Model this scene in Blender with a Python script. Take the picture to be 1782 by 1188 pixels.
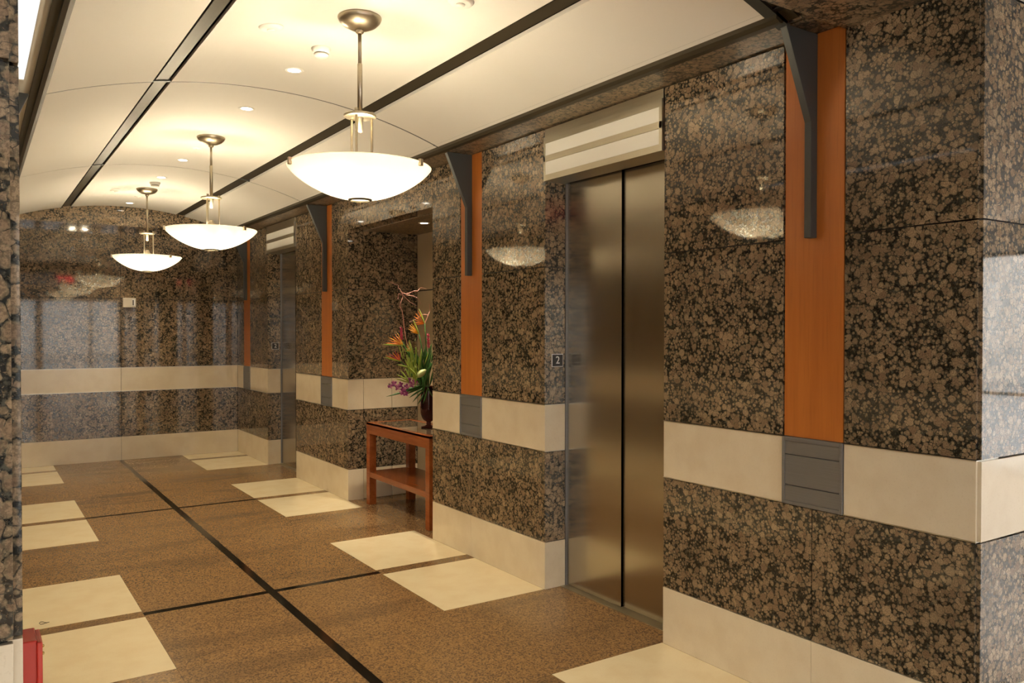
import bpy, bmesh, math, random
from mathutils import Vector, Matrix, noise
random.seed(7)
scene = bpy.context.scene
for o in list(bpy.data.objects): bpy.data.objects.remove(o)
col = scene.collection
PI = math.pi

# ------------------------------------------------------------ camera
YAW, PITCH, ROLL = 0.5858, -0.0132, 0.0004
cy, sy, cp, sp = math.cos(YAW), math.sin(YAW), math.cos(PITCH), math.sin(PITCH)
fwd = Vector((sy*cp, cy*cp, sp)); rt0 = Vector((cy, -sy, 0)); up0 = rt0.cross(fwd)
rt = math.cos(ROLL)*rt0 + math.sin(ROLL)*up0; up = -math.sin(ROLL)*rt0 + math.cos(ROLL)*up0
cam_d = bpy.data.cameras.new('camera'); cam = bpy.data.objects.new('camera', cam_d); col.objects.link(cam)
m = Matrix.Identity(4)
for i in range(3): m[i][0], m[i][1], m[i][2] = rt[i], up[i], -fwd[i]
m[0][3], m[1][3], m[2][3] = -3.0361, 0.0, 1.65
cam.matrix_world = m
cam_d.sensor_width = 36; cam_d.lens = 1417.49/1782*36; cam_d.clip_start = 0.02
scene.camera = cam

# ------------------------------------------------------------ world, view, key constants of the light
SKY = 9.5; BULB = 260.0; DOWN = 14.0
w = bpy.data.worlds.new('daylight'); scene.world = w; w.use_nodes = True
wn = w.node_tree.nodes; wl = w.node_tree.links
bg = wn['Background']; bg.inputs[0].default_value = (1.0, 0.985, 0.975, 1); bg.inputs[1].default_value = SKY
scene.view_settings.view_transform = 'Standard'; scene.view_settings.look = 'None'
scene.view_settings.exposure = 0.30; scene.view_settings.gamma = 1.0; scene.view_settings.use_curve_mapping = False

# ------------------------------------------------------------ dimensions (metres), measured from the photograph
ZB, Z0, Z1, ZJ, ZT = 0.300, 0.878, 1.179, 2.055, 2.925       # base, band bottom/top, joint, soffit
XL, XC = -2.9735, -1.464                                      # left wall plane, corridor centre
YC, YF = 1.525, 11.378
BAY = 2.9004; A = [2.2204 + k*BAY for k in range(4)]
E1 = (3.132, 4.194); E2 = (8.970, 10.015); NI = (5.714, 7.452); ZN = 2.623; ND = 0.752
REV = 0.16; ZL = 2.594
TX = 0.2396; ZTR = 2.938; ZCR = 3.1619; RV = 3.46
def arcz(x, dr=0.0): return ZCR - RV + math.sqrt(max((RV+dr)**2 - (x-XC)**2, 1e-6))

# ------------------------------------------------------------ materials
def new_mat(name):
    mt = bpy.data.materials.new(name); mt.use_nodes = True
    return mt, mt.node_tree.nodes, mt.node_tree.links, mt.node_tree.nodes['Principled BSDF']
def setp(b, **k):
    for n, v in k.items():
        n = n.replace('_', ' ')
        if n in b.inputs: b.inputs[n].default_value = v
def plain(name, c, rough=.5, metal=0., **k):
    mt, N, L, b = new_mat(name); b.inputs['Base Color'].default_value = (*c, 1)
    b.inputs['Roughness'].default_value = rough; b.inputs['Metallic'].default_value = metal; setp(b, **k)
    return mt
def math_n(N, L, op, a, b=None, clamp=False):
    n = N.new('ShaderNodeMath'); n.operation = op; n.use_clamp = clamp
    for i, v in enumerate((a, b)):
        if v is None: continue
        if isinstance(v, (int, float)): n.inputs[i].default_value = v
        else: L.new(v, n.inputs[i])
    return n.outputs[0]
def mixc(N, L, f, a, b):
    n = N.new('ShaderNodeMix'); n.data_type = 'RGBA'
    for i, v in ((0, f), (6, a), (7, b)):
        if isinstance(v, (int, float)): n.inputs[i].default_value = v
        elif isinstance(v, tuple): n.inputs[i].default_value = (*v, 1)
        else: L.new(v, n.inputs[i])
    return n.outputs[2]
def mapr(N, L, v, a, b, c=0., d=1.):
    n = N.new('ShaderNodeMapRange'); n.interpolation_type = 'SMOOTHSTEP'
    L.new(v, n.inputs[0])
    for i, q in enumerate((a, b, c, d)):
        if isinstance(q, (int, float)): n.inputs[i+1].default_value = q
        else: L.new(q, n.inputs[i+1])
    return n.outputs[0]
def noise_n(N, L, vec, scale, detail=3, rough=.55):
    n = N.new('ShaderNodeTexNoise'); n.inputs['Scale'].default_value = scale; n.inputs['Detail'].default_value = detail
    n.inputs['Roughness'].default_value = rough; L.new(vec, n.inputs['Vector']); return n
def granite(name, s1, s2, blobs, rims, dark, dark2, rough, cover=.57):
    """rapakivi granite: round feldspar ovoids in a dark matrix"""
    mt, N, L, b = new_mat(name)
    tc = N.new('ShaderNodeTexCoord'); co = tc.outputs['Object']
    wob = noise_n(N, L, co, 85, 2)
    wm = N.new('ShaderNodeVectorMath'); wm.operation = 'MULTIPLY_ADD'
    wm.inputs[1].default_value = (.005,)*3; L.new(wob.outputs['Color'], wm.inputs[0]); L.new(co, wm.inputs[2])
    layers = []; clump = noise_n(N, L, co, 9, 3, .6); cl = mapr(N, L, clump.outputs['Fac'], .3, .7, -.10, .08)
    for s, lo, hi in ((s1, cover-.26, cover+.10), (s2, cover-.20, cover+.10)):
        v = N.new('ShaderNodeTexVoronoi'); v.inputs['Scale'].default_value = s; L.new(wm.outputs[0], v.inputs['Vector'])
        sp_ = N.new('ShaderNodeSeparateColor'); L.new(v.outputs['Color'], sp_.inputs[0])
        thr = mapr(N, L, sp_.outputs[0], 0, 1, lo, hi)
        thr = math_n(N, L, 'ADD', thr, cl)
        v2 = N.new('ShaderNodeTexVoronoi'); v2.feature = 'F2'; v2.inputs['Scale'].default_value = s; L.new(wm.outputs[0], v2.inputs['Vector'])
        edge = mapr(N, L, math_n(N, L, 'SUBTRACT', v2.outputs['Distance'], v.outputs['Distance']), .0, .09)
        d = math_n(N, L, 'SUBTRACT', v.outputs['Distance'], thr)
        layers.append((math_n(N, L, 'MULTIPLY', mapr(N, L, d, .05, -.06), edge), mapr(N, L, d, -.16, -.02), sp_.outputs[1], sp_.outputs[2]))
    fine = noise_n(N, L, co, 210, 2, .7); med = noise_n(N, L, co, 75, 3, .65)
    matrix = mixc(N, L, mapr(N, L, med.outputs['Fac'], .50, .66), dark, dark2)
    matrix = mixc(N, L, mapr(N, L, fine.outputs['Fac'], .58, .72, 0, .55), matrix, blobs[0])
    out = matrix
    for fac, rim, r1, r2 in (layers[1], layers[0]):
        c = mixc(N, L, r1, blobs[0], blobs[1])
        c = mixc(N, L, math_n(N, L, 'MULTIPLY', rim, .65), c, rims)
        c = mixc(N, L, mapr(N, L, fine.outputs['Fac'], .60, .40, 0, .45), c, dark)
        out = mixc(N, L, fac, out, c)
    cloud = noise_n(N, L, co, 2.2, 3)
    out = mixc(N, L, mapr(N, L, cloud.outputs['Fac'], .50, .75, 0, .35), out, dark)
    L.new(out, b.inputs['Base Color']); b.inputs['Roughness'].default_value = rough
    b.inputs['IOR'].default_value = 1.6
    return mt
M = {}
M['granite_honed'] = granite('honed_brown_granite', 31, 58, ((.44, .315, .19), (.25, .165, .10)), (.20, .165, .10), (.017, .017, .013), (.085, .08, .06), .36)
M['granite'] = granite('polished_brown_granite', 31, 58, ((.44, .315, .19), (.25, .165, .10)), (.20, .165, .10), (.017, .017, .013), (.085, .08, .06), .045)
def floor_granite():
    mt, N, L, b = new_mat('brown_floor_granite')
    tc = N.new('ShaderNodeTexCoord'); co = tc.outputs['Object']
    v = N.new('ShaderNodeTexVoronoi'); v.inputs['Scale'].default_value = 135; L.new(co, v.inputs['Vector'])
    s = N.new('ShaderNodeSeparateColor'); L.new(v.outputs['Color'], s.inputs[0])
    c = mixc(N, L, s.outputs[0], (.36, .215, .095), (.25, .145, .062))
    c = mixc(N, L, mapr(N, L, s.outputs[1], .62, .80), c, (.14, .088, .050))
    n2 = noise_n(N, L, co, 55, 3, .7); c = mixc(N, L, mapr(N, L, n2.outputs['Fac'], .50, .68, 0, .5), c, (.12, .072, .042))
    mp = N.new('ShaderNodeMapping'); mp.inputs['Scale'].default_value = (.45, 1.9, 1); L.new(co, mp.inputs[0])
    n3 = noise_n(N, L, mp.outputs[0], 1.6, 3); c = mixc(N, L, mapr(N, L, n3.outputs['Fac'], .50, .68, 0, .38), c, (.10, .065, .038))
    L.new(c, b.inputs['Base Color']); b.inputs['Roughness'].default_value = .22
    return mt
M['floor_granite'] = floor_granite()
def stone(name, c1, c2, rough):
    mt, N, L, b = new_mat(name); tc = N.new('ShaderNodeTexCoord'); co = tc.outputs['Object']
    n1 = noise_n(N, L, co, 6, 4); n2 = noise_n(N, L, co, 140, 2, .7)
    c = mixc(N, L, mapr(N, L, n1.outputs['Fac'], .35, .7), c1, c2)
    c = mixc(N, L, mapr(N, L, n2.outputs['Fac'], .55, .75, 0, .30), c, (c2[0]*.75, c2[1]*.72, c2[2]*.66))
    L.new(c, b.inputs['Base Color']); b.inputs['Roughness'].default_value = rough
    return mt
M['cream'] = stone('cream_limestone', (.80, .70, .53), (.75, .64, .47), .12)
M['cream_floor'] = stone('cream_floor_stone', (.86, .75, .52), (.82, .69, .46), .14)
M['black'] = plain('black_granite', (.008, .007, .006), .10)
M['joint'] = plain('dark_joint', (.012, .010, .008), .7)
M['plaster'] = plain('cream_plaster', (.76, .735, .68), .75)
M['lobby_plaster'] = plain('white_plaster', (.82, .82, .80), .7)
M['niche_paint'] = plain('tan_wall_paint', (.50, .40, .26), .45)
M['bronze'] = plain('dark_bronze', (.055, .045, .026), .5, .5)
M['gap'] = plain('black_gap', (.006, .006, .006), .8)
M['steel_dark'] = plain('blackened_steel', (.075, .078, .075), .50, .45)
M['edge_metal'] = plain('satin_edge_metal', (.75, .71, .62), .3, 1.)
def brushed(name, c, rough, axis, amp=.10):
    mt, N, L, b = new_mat(name); tc = N.new('ShaderNodeTexCoord')
    mp = N.new('ShaderNodeMapping'); mp.inputs['Scale'].default_value = axis; L.new(tc.outputs['Object'], mp.inputs[0])
    n = noise_n(N, L, mp.outputs[0], 1, 3, .6)
    f = mapr(N, L, n.outputs['Fac'], .3, .7)
    L.new(mixc(N, L, f, tuple(x*(1-amp) for x in c), c), b.inputs['Base Color'])
    L.new(mapr(N, L, n.outputs['Fac'], .3, .7, rough*.95, rough*1.05), b.inputs['Roughness'])
    b.inputs['Metallic'].default_value = 1.
    return mt
M['door_steel'] = plain('brushed_stainless_steel', (.50, .455, .375), .23, 1.)
_b = M['door_steel'].node_tree.nodes['Principled BSDF']; setp(_b, Anisotropic=.8)
_tv = M['door_steel'].node_tree.nodes.new('ShaderNodeCombineXYZ'); _tv.inputs[1].default_value = 1.; M['door_steel'].node_tree.links.new(_tv.outputs[0], _b.inputs['Tangent'])
M['plate_steel'] = brushed('brushed_plate_steel', (.27, .27, .275), .40, (3, 3, 300), .10); M['plate_steel'].node_tree.nodes['Principled BSDF'].inputs['Metallic'].default_value = .55
M['nickel'] = brushed('satin_nickel', (.60, .53, .40), .36, (60, 60, 60), .08)
M['lantern_steel'] = brushed('satin_lantern_steel', (.62, .57, .45), .36, (3, 3, 120), .06)
def wood(name, c1, c2, rough, sc):
    mt, N, L, b = new_mat(name); tc = N.new('ShaderNodeTexCoord')
    mp = N.new('ShaderNodeMapping'); mp.inputs['Scale'].default_value = sc; L.new(tc.outputs['Object'], mp.inputs[0])
    n = noise_n(N, L, mp.outputs[0], 1, 5, .65)
    mp2 = N.new('ShaderNodeMapping'); mp2.inputs['Scale'].default_value = tuple(q*5 for q in sc); L.new(tc.outputs['Object'], mp2.inputs[0])
    n2 = noise_n(N, L, mp2.outputs[0], 1, 2, .6)
    c = mixc(N, L, mapr(N, L, n.outputs['Fac'], .3, .7), c1, c2)
    c = mixc(N, L, mapr(N, L, n2.outputs['Fac'], .5, .75, 0, .25), c, tuple(q*.6 for q in c2))
    L.new(c, b.inputs['Base Color']); b.inputs['Roughness'].default_value = rough
    return mt
M['cherry'] = wood('orange_cherry_veneer', (.53, .175, .030), (.46, .14, .022), .40, (16, 16, .9))
M['table_wood'] = wood('reddish_cherry_wood', (.36, .105, .028), (.25, .06, .014), .22, (14, 1.2, 14))
M['opal'] = plain('opal_acrylic', (.88, .87, .80), .35)
M['white_plastic'] = plain('white_plastic', (.82, .80, .74), .4)
M['beige_plastic'] = plain('beige_plastic', (.62, .57, .48), .35)
M['sign_black'] = plain('black_sign_plastic', (.012, .012, .014), .3)
M['sign_white'] = plain('white_lettering', (.85, .85, .85), .4)
M['red_paint'] = plain('glossy_red_paint', (.55, .035, .02), .25)
M['brass'] = plain('brass_screw', (.70, .50, .18), .25, 1.)
def emit(name, c, s):
    mt = bpy.data.materials.new(name); mt.use_nodes = True; N = mt.node_tree.nodes; L = mt.node_tree.links; N.clear()
    e = N.new('ShaderNodeEmission'); e.inputs[0].default_value = (*c, 1); e.inputs[1].default_value = s
    o = N.new('ShaderNodeOutputMaterial'); L.new(e.outputs[0], o.inputs[0]); return mt
M['bulb'] = emit('warm_lamp', (1, .84, .585), BULB)
M['downlight'] = emit('halogen_lens', (1, .90, .74), DOWN)
M['exit_red'] = emit('red_exit_glow', (1, .03, .05), 9)
M['cove'] = emit('white_glow_strip', (1, .98, .92), 1.0)  # emission added for a bright white patch, not a known lamp
def bowl_glass():
    mt = bpy.data.materials.new('frosted_white_glass'); mt.use_nodes = True; N = mt.node_tree.nodes; L = mt.node_tree.links; N.clear()
    o = N.new('ShaderNodeOutputMaterial')
    tl = N.new('ShaderNodeBsdfTranslucent'); tl.inputs[0].default_value = (.97, .94, .86, 1)
    df = N.new('ShaderNodeBsdfDiffuse'); df.inputs[0].default_value = (.92, .90, .84, 1)
    tr = N.new('ShaderNodeBsdfTransparent'); tr.inputs[0].default_value = (1, .97, .9, 1)
    a = N.new('ShaderNodeMixShader'); a.inputs[0].default_value = .12; L.new(tl.outputs[0], a.inputs[1]); L.new(df.outputs[0], a.inputs[2])
    b = N.new('ShaderNodeMixShader'); b.inputs[0].default_value = .05; L.new(a.outputs[0], b.inputs[1]); L.new(tr.outputs[0], b.inputs[2])
    L.new(b.outputs[0], o.inputs[0]); return mt
M['bowl'] = bowl_glass()
def glass(name, c, rough=0.):
    mt, N, L, b = new_mat(name); setp(b, Roughness=rough, IOR=1.45); b.inputs['Base Color'].default_value = (*c, 1)
    b.inputs['Transmission Weight'].default_value = 1.; return mt
M['window_glass'] = bpy.data.materials.new('clear_window_glass'); M['window_glass'].use_nodes = True
_N = M['window_glass'].node_tree.nodes; _L = M['window_glass'].node_tree.links; _N.clear()
_o = _N.new('ShaderNodeOutputMaterial'); _t = _N.new('ShaderNodeBsdfTransparent'); _t.inputs[0].default_value = (.96, .95, .93, 1)
_g = _N.new('ShaderNodeBsdfGlossy'); _g.inputs[1].default_value = .02; _m = _N.new('ShaderNodeMixShader'); _m.inputs[0].default_value = .05
_L.new(_t.outputs[0], _m.inputs[1]); _L.new(_g.outputs[0], _m.inputs[2]); _L.new(_m.outputs[0], _o.inputs[0])
M['vase_glass'] = bpy.data.materials.new('dark_amethyst_glass'); M['vase_glass'].use_nodes = True
_N = M['vase_glass'].node_tree.nodes; _L = M['vase_glass'].node_tree.links; _p = _N['Principled BSDF']; _p.inputs['Base Color'].default_value = (.035, .009, .010, 1); _p.inputs['Roughness'].default_value = .04
_t = _N.new('ShaderNodeBsdfTransparent'); _t.inputs[0].default_value = (.80, .42, .38, 1); _m = _N.new('ShaderNodeMixShader'); _m.inputs[0].default_value = .35
_L.new(_p.outputs[0], _m.inputs[1]); _L.new(_t.outputs[0], _m.inputs[2]); _L.new(_m.outputs[0], _N['Material Output'].inputs[0])
M['leaf'] = plain('deep_green_leaf', (.035, .13, .02), .4)
M['leaf_light'] = plain('yellow_green_leaf', (.32, .42, .06), .45)
M['leaf_pale'] = plain('pale_variegated_leaf', (.52, .58, .25), .4)
M['orange'] = plain('orange_petal', (.90, .24, .015), .45)
M['yellow_orange'] = plain('yellow_orange_petal', (.95, .45, .03), .45)
M['magenta'] = plain('magenta_bract', (.55, .03, .10), .45)
M['purple'] = plain('purple_orchid_petal', (.36, .06, .24), .5)
M['pink'] = plain('pink_orchid_petal', (.70, .30, .42), .5)
M['twig'] = plain('reddish_twig_bark', (.62, .28, .22), .6)
M['facade'] = plain('pale_rendered_facade', (.52, .52, .51), .8)
M['ground'] = plain('grey_paving', (.28, .29, .30), .8)

# ------------------------------------------------------------ mesh helpers
class MB:
    def __init__(s): s.v = []; s.f = []; s.mi = []; s.mats = []; s.sm = []
    def m(s, mat):
        if mat not in s.mats: s.mats.append(mat)
        return s.mats.index(mat)
    def add(s, vs, fs, mat, smooth=False):
        b = len(s.v); s.v += [tuple(v) for v in vs]; k = s.m(mat)
        for f in fs: s.f.append([b+i for i in f]); s.mi.append(k); s.sm.append(smooth)
        return s
    def box(s, x0, x1, y0, y1, z0, z1, mat, bev=0.):
        if bev > 0:
            bm = bmesh.new(); bmesh.ops.create_cube(bm, size=1)
            for v in bm.verts: v.co = Vector(((x0+x1)/2+v.co.x*(x1-x0), (y0+y1)/2+v.co.y*(y1-y0), (z0+z1)/2+v.co.z*(z1-z0)))
            bmesh.ops.bevel(bm, geom=list(bm.edges), offset=bev, segments=2, affect='EDGES', profile=.5)
            bm.verts.index_update(); s.add([v.co[:] for v in bm.verts], [[v.index for v in f.verts] for f in bm.faces], mat); bm.free(); return s
        vs = [(x, y, z) for x in (x0, x1) for y in (y0, y1) for z in (z0, z1)]
        return s.add(vs, [(0, 1, 3, 2), (4, 6, 7, 5), (0, 4, 5, 1), (2, 3, 7, 6), (0, 2, 6, 4), (1, 5, 7, 3)], mat)
    def lathe(s, c, prof, mat, n=32, smooth=True, caps=True):
        vs = []
        for r, z in prof:
            for i in range(n):
                a = 2*PI*i/n; vs.append((c[0]+r*math.cos(a), c[1]+r*math.sin(a), c[2]+z))
        fs = []
        for j in range(len(prof)-1):
            for i in range(n): fs.append((j*n+i, j*n+(i+1) % n, (j+1)*n+(i+1) % n, (j+1)*n+i))
        if caps and prof[0][0] > 1e-5: fs.append(tuple(reversed(range(n))))
        if caps and prof[-1][0] > 1e-5: fs.append(tuple((len(prof)-1)*n+i for i in range(n)))
        return s.add(vs, fs, mat, smooth)
    def tube(s, pts, rad, mat, n=8):
        pts = [Vector(p) for p in pts]; rad = rad if isinstance(rad, (list, tuple)) else [rad]*len(pts)
        vs = []; ref = Vector((.31, .77, .55)).normalized()
        for i, p in enumerate(pts):
            t = (pts[min(i+1, len(pts)-1)]-pts[max(i-1, 0)]).normalized()
            u = t.cross(ref).normalized(); w_ = t.cross(u)
            for k in range(n):
                a = 2*PI*k/n; vs.append(p + rad[i]*(math.cos(a)*u+math.sin(a)*w_))
        fs = [(j*n+k, j*n+(k+1) % n, (j+1)*n+(k+1) % n, (j+1)*n+k) for j in range(len(pts)-1) for k in range(n)]
        fs += [tuple(reversed(range(n))), tuple((len(pts)-1)*n+k for k in range(n))]
        return s.add(vs, fs, mat, True)
    def prism(s, poly, axis, a, b, mat):
        """extrude a 2D polygon along axis ('y': poly is (x,z); 'x': (y,z); 'z': (x,y))"""
        def P(q, t): return {'y': (q[0], t, q[1]), 'x': (t, q[0], q[1]), 'z': (q[0], q[1], t)}[axis]
        n = len(poly); vs = [P(q, a) for q in poly]+[P(q, b) for q in poly]
        fs = [tuple(range(n)), tuple(reversed(range(n, 2*n)))]+[(i, i+n, (i+1) % n+n, (i+1) % n) for i in range(n)]
        return s.add(vs, fs, mat)
    def build(s, name, parent=None, loc=None):
        me = bpy.data.meshes.new(name); me.from_pydata(s.v, [], s.f)
        for mt in s.mats: me.materials.append(mt)
        me.polygons.foreach_set('material_index', s.mi); me.polygons.foreach_set('use_smooth', s.sm)
        bm = bmesh.new(); bm.from_mesh(me); bmesh.ops.recalc_face_normals(bm, faces=bm.faces); bm.to_mesh(me); bm.free()
        me.update()
        o = bpy.data.objects.new(name, me); col.objects.link(o)
        if loc: o.location = loc
        if parent: o.parent = parent
        return o
def thing(name, label, cat, loc=(0, 0, 0), group=None):
    o = bpy.data.objects.new(name, None); col.objects.link(o); o.location = loc; o.empty_display_size = .1
    o['label'] = label; o['category'] = cat
    if group: o['group'] = group
    return o
def tag(o, label, cat, group=None):
    o['label'] = label; o['category'] = cat
    if group: o['group'] = group
    return o
def struct(o, label=None, cat='structure'):
    o['kind'] = 'structure'
    if label: o['label'] = label
    o['category'] = cat
    return o
def children(o): return [c for c in bpy.data.objects if c.parent == o]
def copy_tree(o, parent=None):
    c = o.copy(); col.objects.link(c); c.parent = parent
    for ch in children(o): copy_tree(ch, c)
    return c

# ------------------------------------------------------------ floor
G = .0008
fl = MB()
fl.box(-8, 7, -4.1, 11.6, -.10, -.0015, M['joint'])
TW, TL, GP, CW = .725, .861, .056, .0265
xcuts = [XL, XL+TW+.036, XC-CW, XC+CW, -TW, .17]
ycuts = [-4.0]
for k in range(-2, 4):
    a = 2.2204+k*BAY
    ycuts += [a-TL-GP, a-GP, a-.027, a+.027, a+GP, a+GP+TL]
ycuts = sorted(y for y in set(ycuts) if -4 <= y < YF)+[YF]
def slab(x0, x1, y0, y1, mat, gap=G): fl.box(x0+gap, x1-gap, y0+gap, y1-gap, -.03, 0, mat)
for i in range(len(xcuts)-1):
    for j in range(len(ycuts)-1):
        x0, x1, y0, y1 = xcuts[i], xcuts[i+1], ycuts[j], ycuts[j+1]
        ym = (y0+y1)/2; ph = (ym-2.2204+BAY/2) % BAY - BAY/2
        strip = abs(ph) < .027
        wide = GP < abs(ph) < GP+TL
        if i == 2:                                             # black centre strip, cut in half-metre pieces
            slab(x0, x1, y0, y1, M['black'], .0005); continue
        if i in (0, 4) and wide and y0 > -1.6: slab(x0, x1 if i == 0 else 0., y0, y1, M['cream_floor'], .0006); (slab(0, x1, y0, y1, M['floor_granite']) if i == 4 else None); continue
        if i in (1, 3) and strip and y0 > 0: slab(x0, x1, y0, y1, M['black'], .0003); continue
        gx = .0001 if abs(ph) < GP else G
        fl.box(x0+G, x1-G, y0+gx, y1-gx, -.03, 0, M['floor_granite'])
slab(.17, 1.4, 5.5, 7.6, M['floor_granite']); slab(.17, 7, -4, 1.7, M['floor_granite']); slab(-8, XL, -4, 1.6, M['floor_granite'])
struct(fl.build('floor'), 'polished brown granite corridor floor with cream tiles and black strips', 'floor')

# ------------------------------------------------------------ stone slab walls
J = .0028                                                       # half joint
def cells(mb, plane, us, zs, th, sgn, skip=(), mats=None, joint_z=True):
    pass
def slabs_x(mb, y0, y1, z0, z1, mat, x0=0., x1=REV, j=J):
    mb.box(x0, x1, y0+j, y1-j, z0+j, z1-j, mat, .0012)
def slabs_y(mb, x0, x1, z0, z1, mat, y0, y1, j=J):
    mb.box(x0+j, x1-j, y0, y1, z0+j, z1-j, mat, .0012)
wr = MB(); bs = MB(); tr = MB(); el = MB()
segs = [(YC, E1[0], 0), (E1[1], NI[0], 1), (NI[1], E2[0], 2), (E2[1], YF, 3)]
for y0, y1, k in segs:
    a = A[k]; wa, wb = a-.152, a+.152
    wr.box(.034, REV-.004, wa-.02, wb+.02, .002, ZT, M['joint'])
    for p, q in ((y0, wa), (wb, y1)):
        wr.box(.012, REV-.004, p+.006, q-.006, .002, ZT, M['joint'])
        slabs_x(wr, p, q, Z1, ZJ, M['granite']); slabs_x(wr, p, q, ZJ, ZT, M['granite'])
        tr.box(0, REV, p+J, q-J, Z0+.004, Z1-.004, M['cream'], .001)
        for z in (Z0+.0005, Z1-.0035): el.box(-.0025, REV*.98, p+.001, q-.001, z, z+.003, M['edge_metal'])
    for p, q in ((y0, a), (a, y1)):
        slabs_x(wr, p, q, ZB, Z0, M['granite'])
        bs.box(0, REV, p+.0007, q-.0007, .0, ZB-.0015, M['cream'], .001)
# lintel over the niche
slabs_x(wr, NI[0], NI[1], ZN, ZT, M['granite'])
struct(wr.build('wall_right'), 'brown speckled granite wall on the right with lift openings', 'wall')
struct(bs.build('baseboard_right'), 'cream stone base along the right granite wall', 'baseboard')
struct(tr.build('trim_1'), 'cream stone band along the right granite wall', 'wall band')
struct(el.build('trim_2'), 'thin metal edge lines of the cream band on the right wall', 'wall band')

# niche side wall (faces the camera), back wall, ceiling
nw = MB(); nb = MB(); nt = MB()
y0, y1 = NI[1]+.002, NI[1]+.15
nw.box(REV+.001, 2.2, y0+.01, y1, .002, ZN+.2, M['joint'])
jx = .466
for p, q in ((REV, jx), (jx, ND)):
    slabs_y(nw, p, q, ZB, Z0, M['granite'], y0-.002, y1); slabs_y(nw, p, q, Z1, ZJ, M['granite'], y0-.002, y1); slabs_y(nw, p, q, ZJ, ZN+.1, M['granite'], y0-.002, y1)
    slabs_y(nt, p, q, Z0, Z1, M['cream'], y0-.002, y1); slabs_y(nb, p, q, 0, ZB, M['cream'], y0-.002, y1)
struct(nw.build('wall_niche'), 'granite side wall inside the alcove behind the flowers', 'wall')
struct(nt.build('trim_3'), 'cream stone band inside the alcove', 'wall band')
nk = MB()
nk.box(ND, ND+.1, NI[0]-.3, NI[1], .16, ZJ-.006, M['niche_paint']); nk.box(ND, ND+.1, NI[0]-.3, NI[1], ZJ+.006, ZN+.1, M['niche_paint'])
nk.box(ND+.006, ND+.11, NI[0]-.3, NI[1], ZJ-.01, ZJ+.01, M['gap'])
nb.box(ND-.012, ND+.1, NI[0]-.15, NI[1]-.002, 0, .16, M['cream'], .001)
struct(nk.build('wall_niche_back'), 'tan painted back wall of the alcove', 'wall')
struct(nb.build('baseboard_niche'), 'cream stone base inside the alcove', 'baseboard')
ns = MB(); ns.box(REV, ND+.05, NI[0]-.1, NI[1]+.01, ZN, ZN+.06, M['granite_honed']); ns.box(REV+.001, ND+.1, NI[0]-.15, NI[0], .0, ZN+.05, M['granite'])
struct(ns.build('ceiling_niche'), 'dark polished granite ceiling of the alcove', 'ceiling')

# far wall with the arched fascia
fw = MB(); fb = MB(); ft = MB(); fe = MB()
fw.box(XL-.2, .2, YF+.008, YF+.15, .002, 3.3, M['joint'])
XJ = -1.455
for p, q in ((XL, XJ), (XJ, 0)):
    for z0, z1 in ((ZB, Z0), (Z1, ZJ), (ZJ, ZT+.06)): slabs_y(fw, p, q, z0, z1, M['granite'], YF, YF+.1)
    slabs_y(ft, p, q, Z0, Z1, M['cream'], YF, YF+.1, .002); slabs_y(fb, p, q, 0, ZB, M['cream'], YF, YF+.1, .001)
fe.box(XL, -.001, YF-.003, YF+.01, Z0-.0005, Z0+.0035, M['edge_metal']); fe.box(XL, -.001, YF-.003, YF+.01, Z1-.0035, Z1+.0005, M['edge_metal'])
struct(fw.build('wall_back'), 'mirror polished brown granite wall at the far end', 'wall')
struct(ft.build('trim_4'), 'cream stone band across the far wall', 'wall band')
struct(fe.build('trim_5'), 'thin metal edge lines of the far wall band', 'wall band')
struct(fb.build('baseboard_back'), 'cream stone base along the far wall', 'baseboard')
ff = MB()
for p, q in ((XL+.001, XJ-.0015), (XJ+.0015, -.001)):
    n = 24; poly = [(p, ZT)]+[(q, ZT)]+[(q+(p-q)*i/n, max(arcz(q+(p-q)*i/n)+.04, ZT+.02)) for i in range(n+1)]
    ff.prism(poly, 'y', A[3], YF+.004, M['granite'])
struct(ff.build('trim_6'), 'arched granite fascia closing the vault at the far end', 'wall')

# left wall and its near end, right near end
lw = MB(); lb = MB(); lt = MB()
YP = 1.44
lw.box(XL-.25, XL-.012, YP+.02, YF, .002, 3.3, M['joint'])
ys = [YP]+A[:]+[YF]
for p, q in zip(ys[:-1], ys[1:]):
    for z0, z1 in ((ZB, Z0), (Z1, ZJ), (ZJ, ZT)): lw.box(XL-.1, XL, p+J+(.012 if p == YP else 0), q-J, z0+J, z1-J, M['granite'], .0012)
    lt.box(XL-.1, XL, p+J+(.012 if p == YP else 0), q-J, Z0+.002, Z1-.002, M['cream'], .001); lb.box(XL-.1, XL, p+J+(.012 if p == YP else 0), q-J, 0, ZB-.001, M['cream'], .001)
for z0, z1 in ((ZB, Z0), (Z1, ZJ), (ZJ, 2.89)): slabs_y(lw, -8, XL-.010, z0, z1, M['granite'], YP, YP+.1)
lw.box(-8, XL-.02, YP+.012, YP+.16, .002, 2.9, M['joint'])
slabs_y(lt, -8, XL-.010, Z0, Z1, M['cream'], YP, YP+.1, .003); slabs_y(lb, -8, XL-.010, 0, ZB, M['cream'], YP, YP+.1, .001)
struct(lw.build('wall_left'), 'brown speckled granite pillar end of the left wall', 'wall')
struct(lt.build('trim_7'), 'cream stone band on the left wall end', 'wall band')
struct(lb.build('baseboard_left'), 'cream stone base along the left wall', 'baseboard')
rw = MB(); rb = MB(); rtm = MB()
for z0, z1 in ((ZB, Z0), (Z1, ZJ), (ZJ, 2.89)): slabs_y(rw, .006, 7, z0, z1, M['granite'], YC-.012, YC+.09)
rw.box(.012, 7, YC+.004, YC+.16, .002, 2.9, M['joint'])
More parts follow.
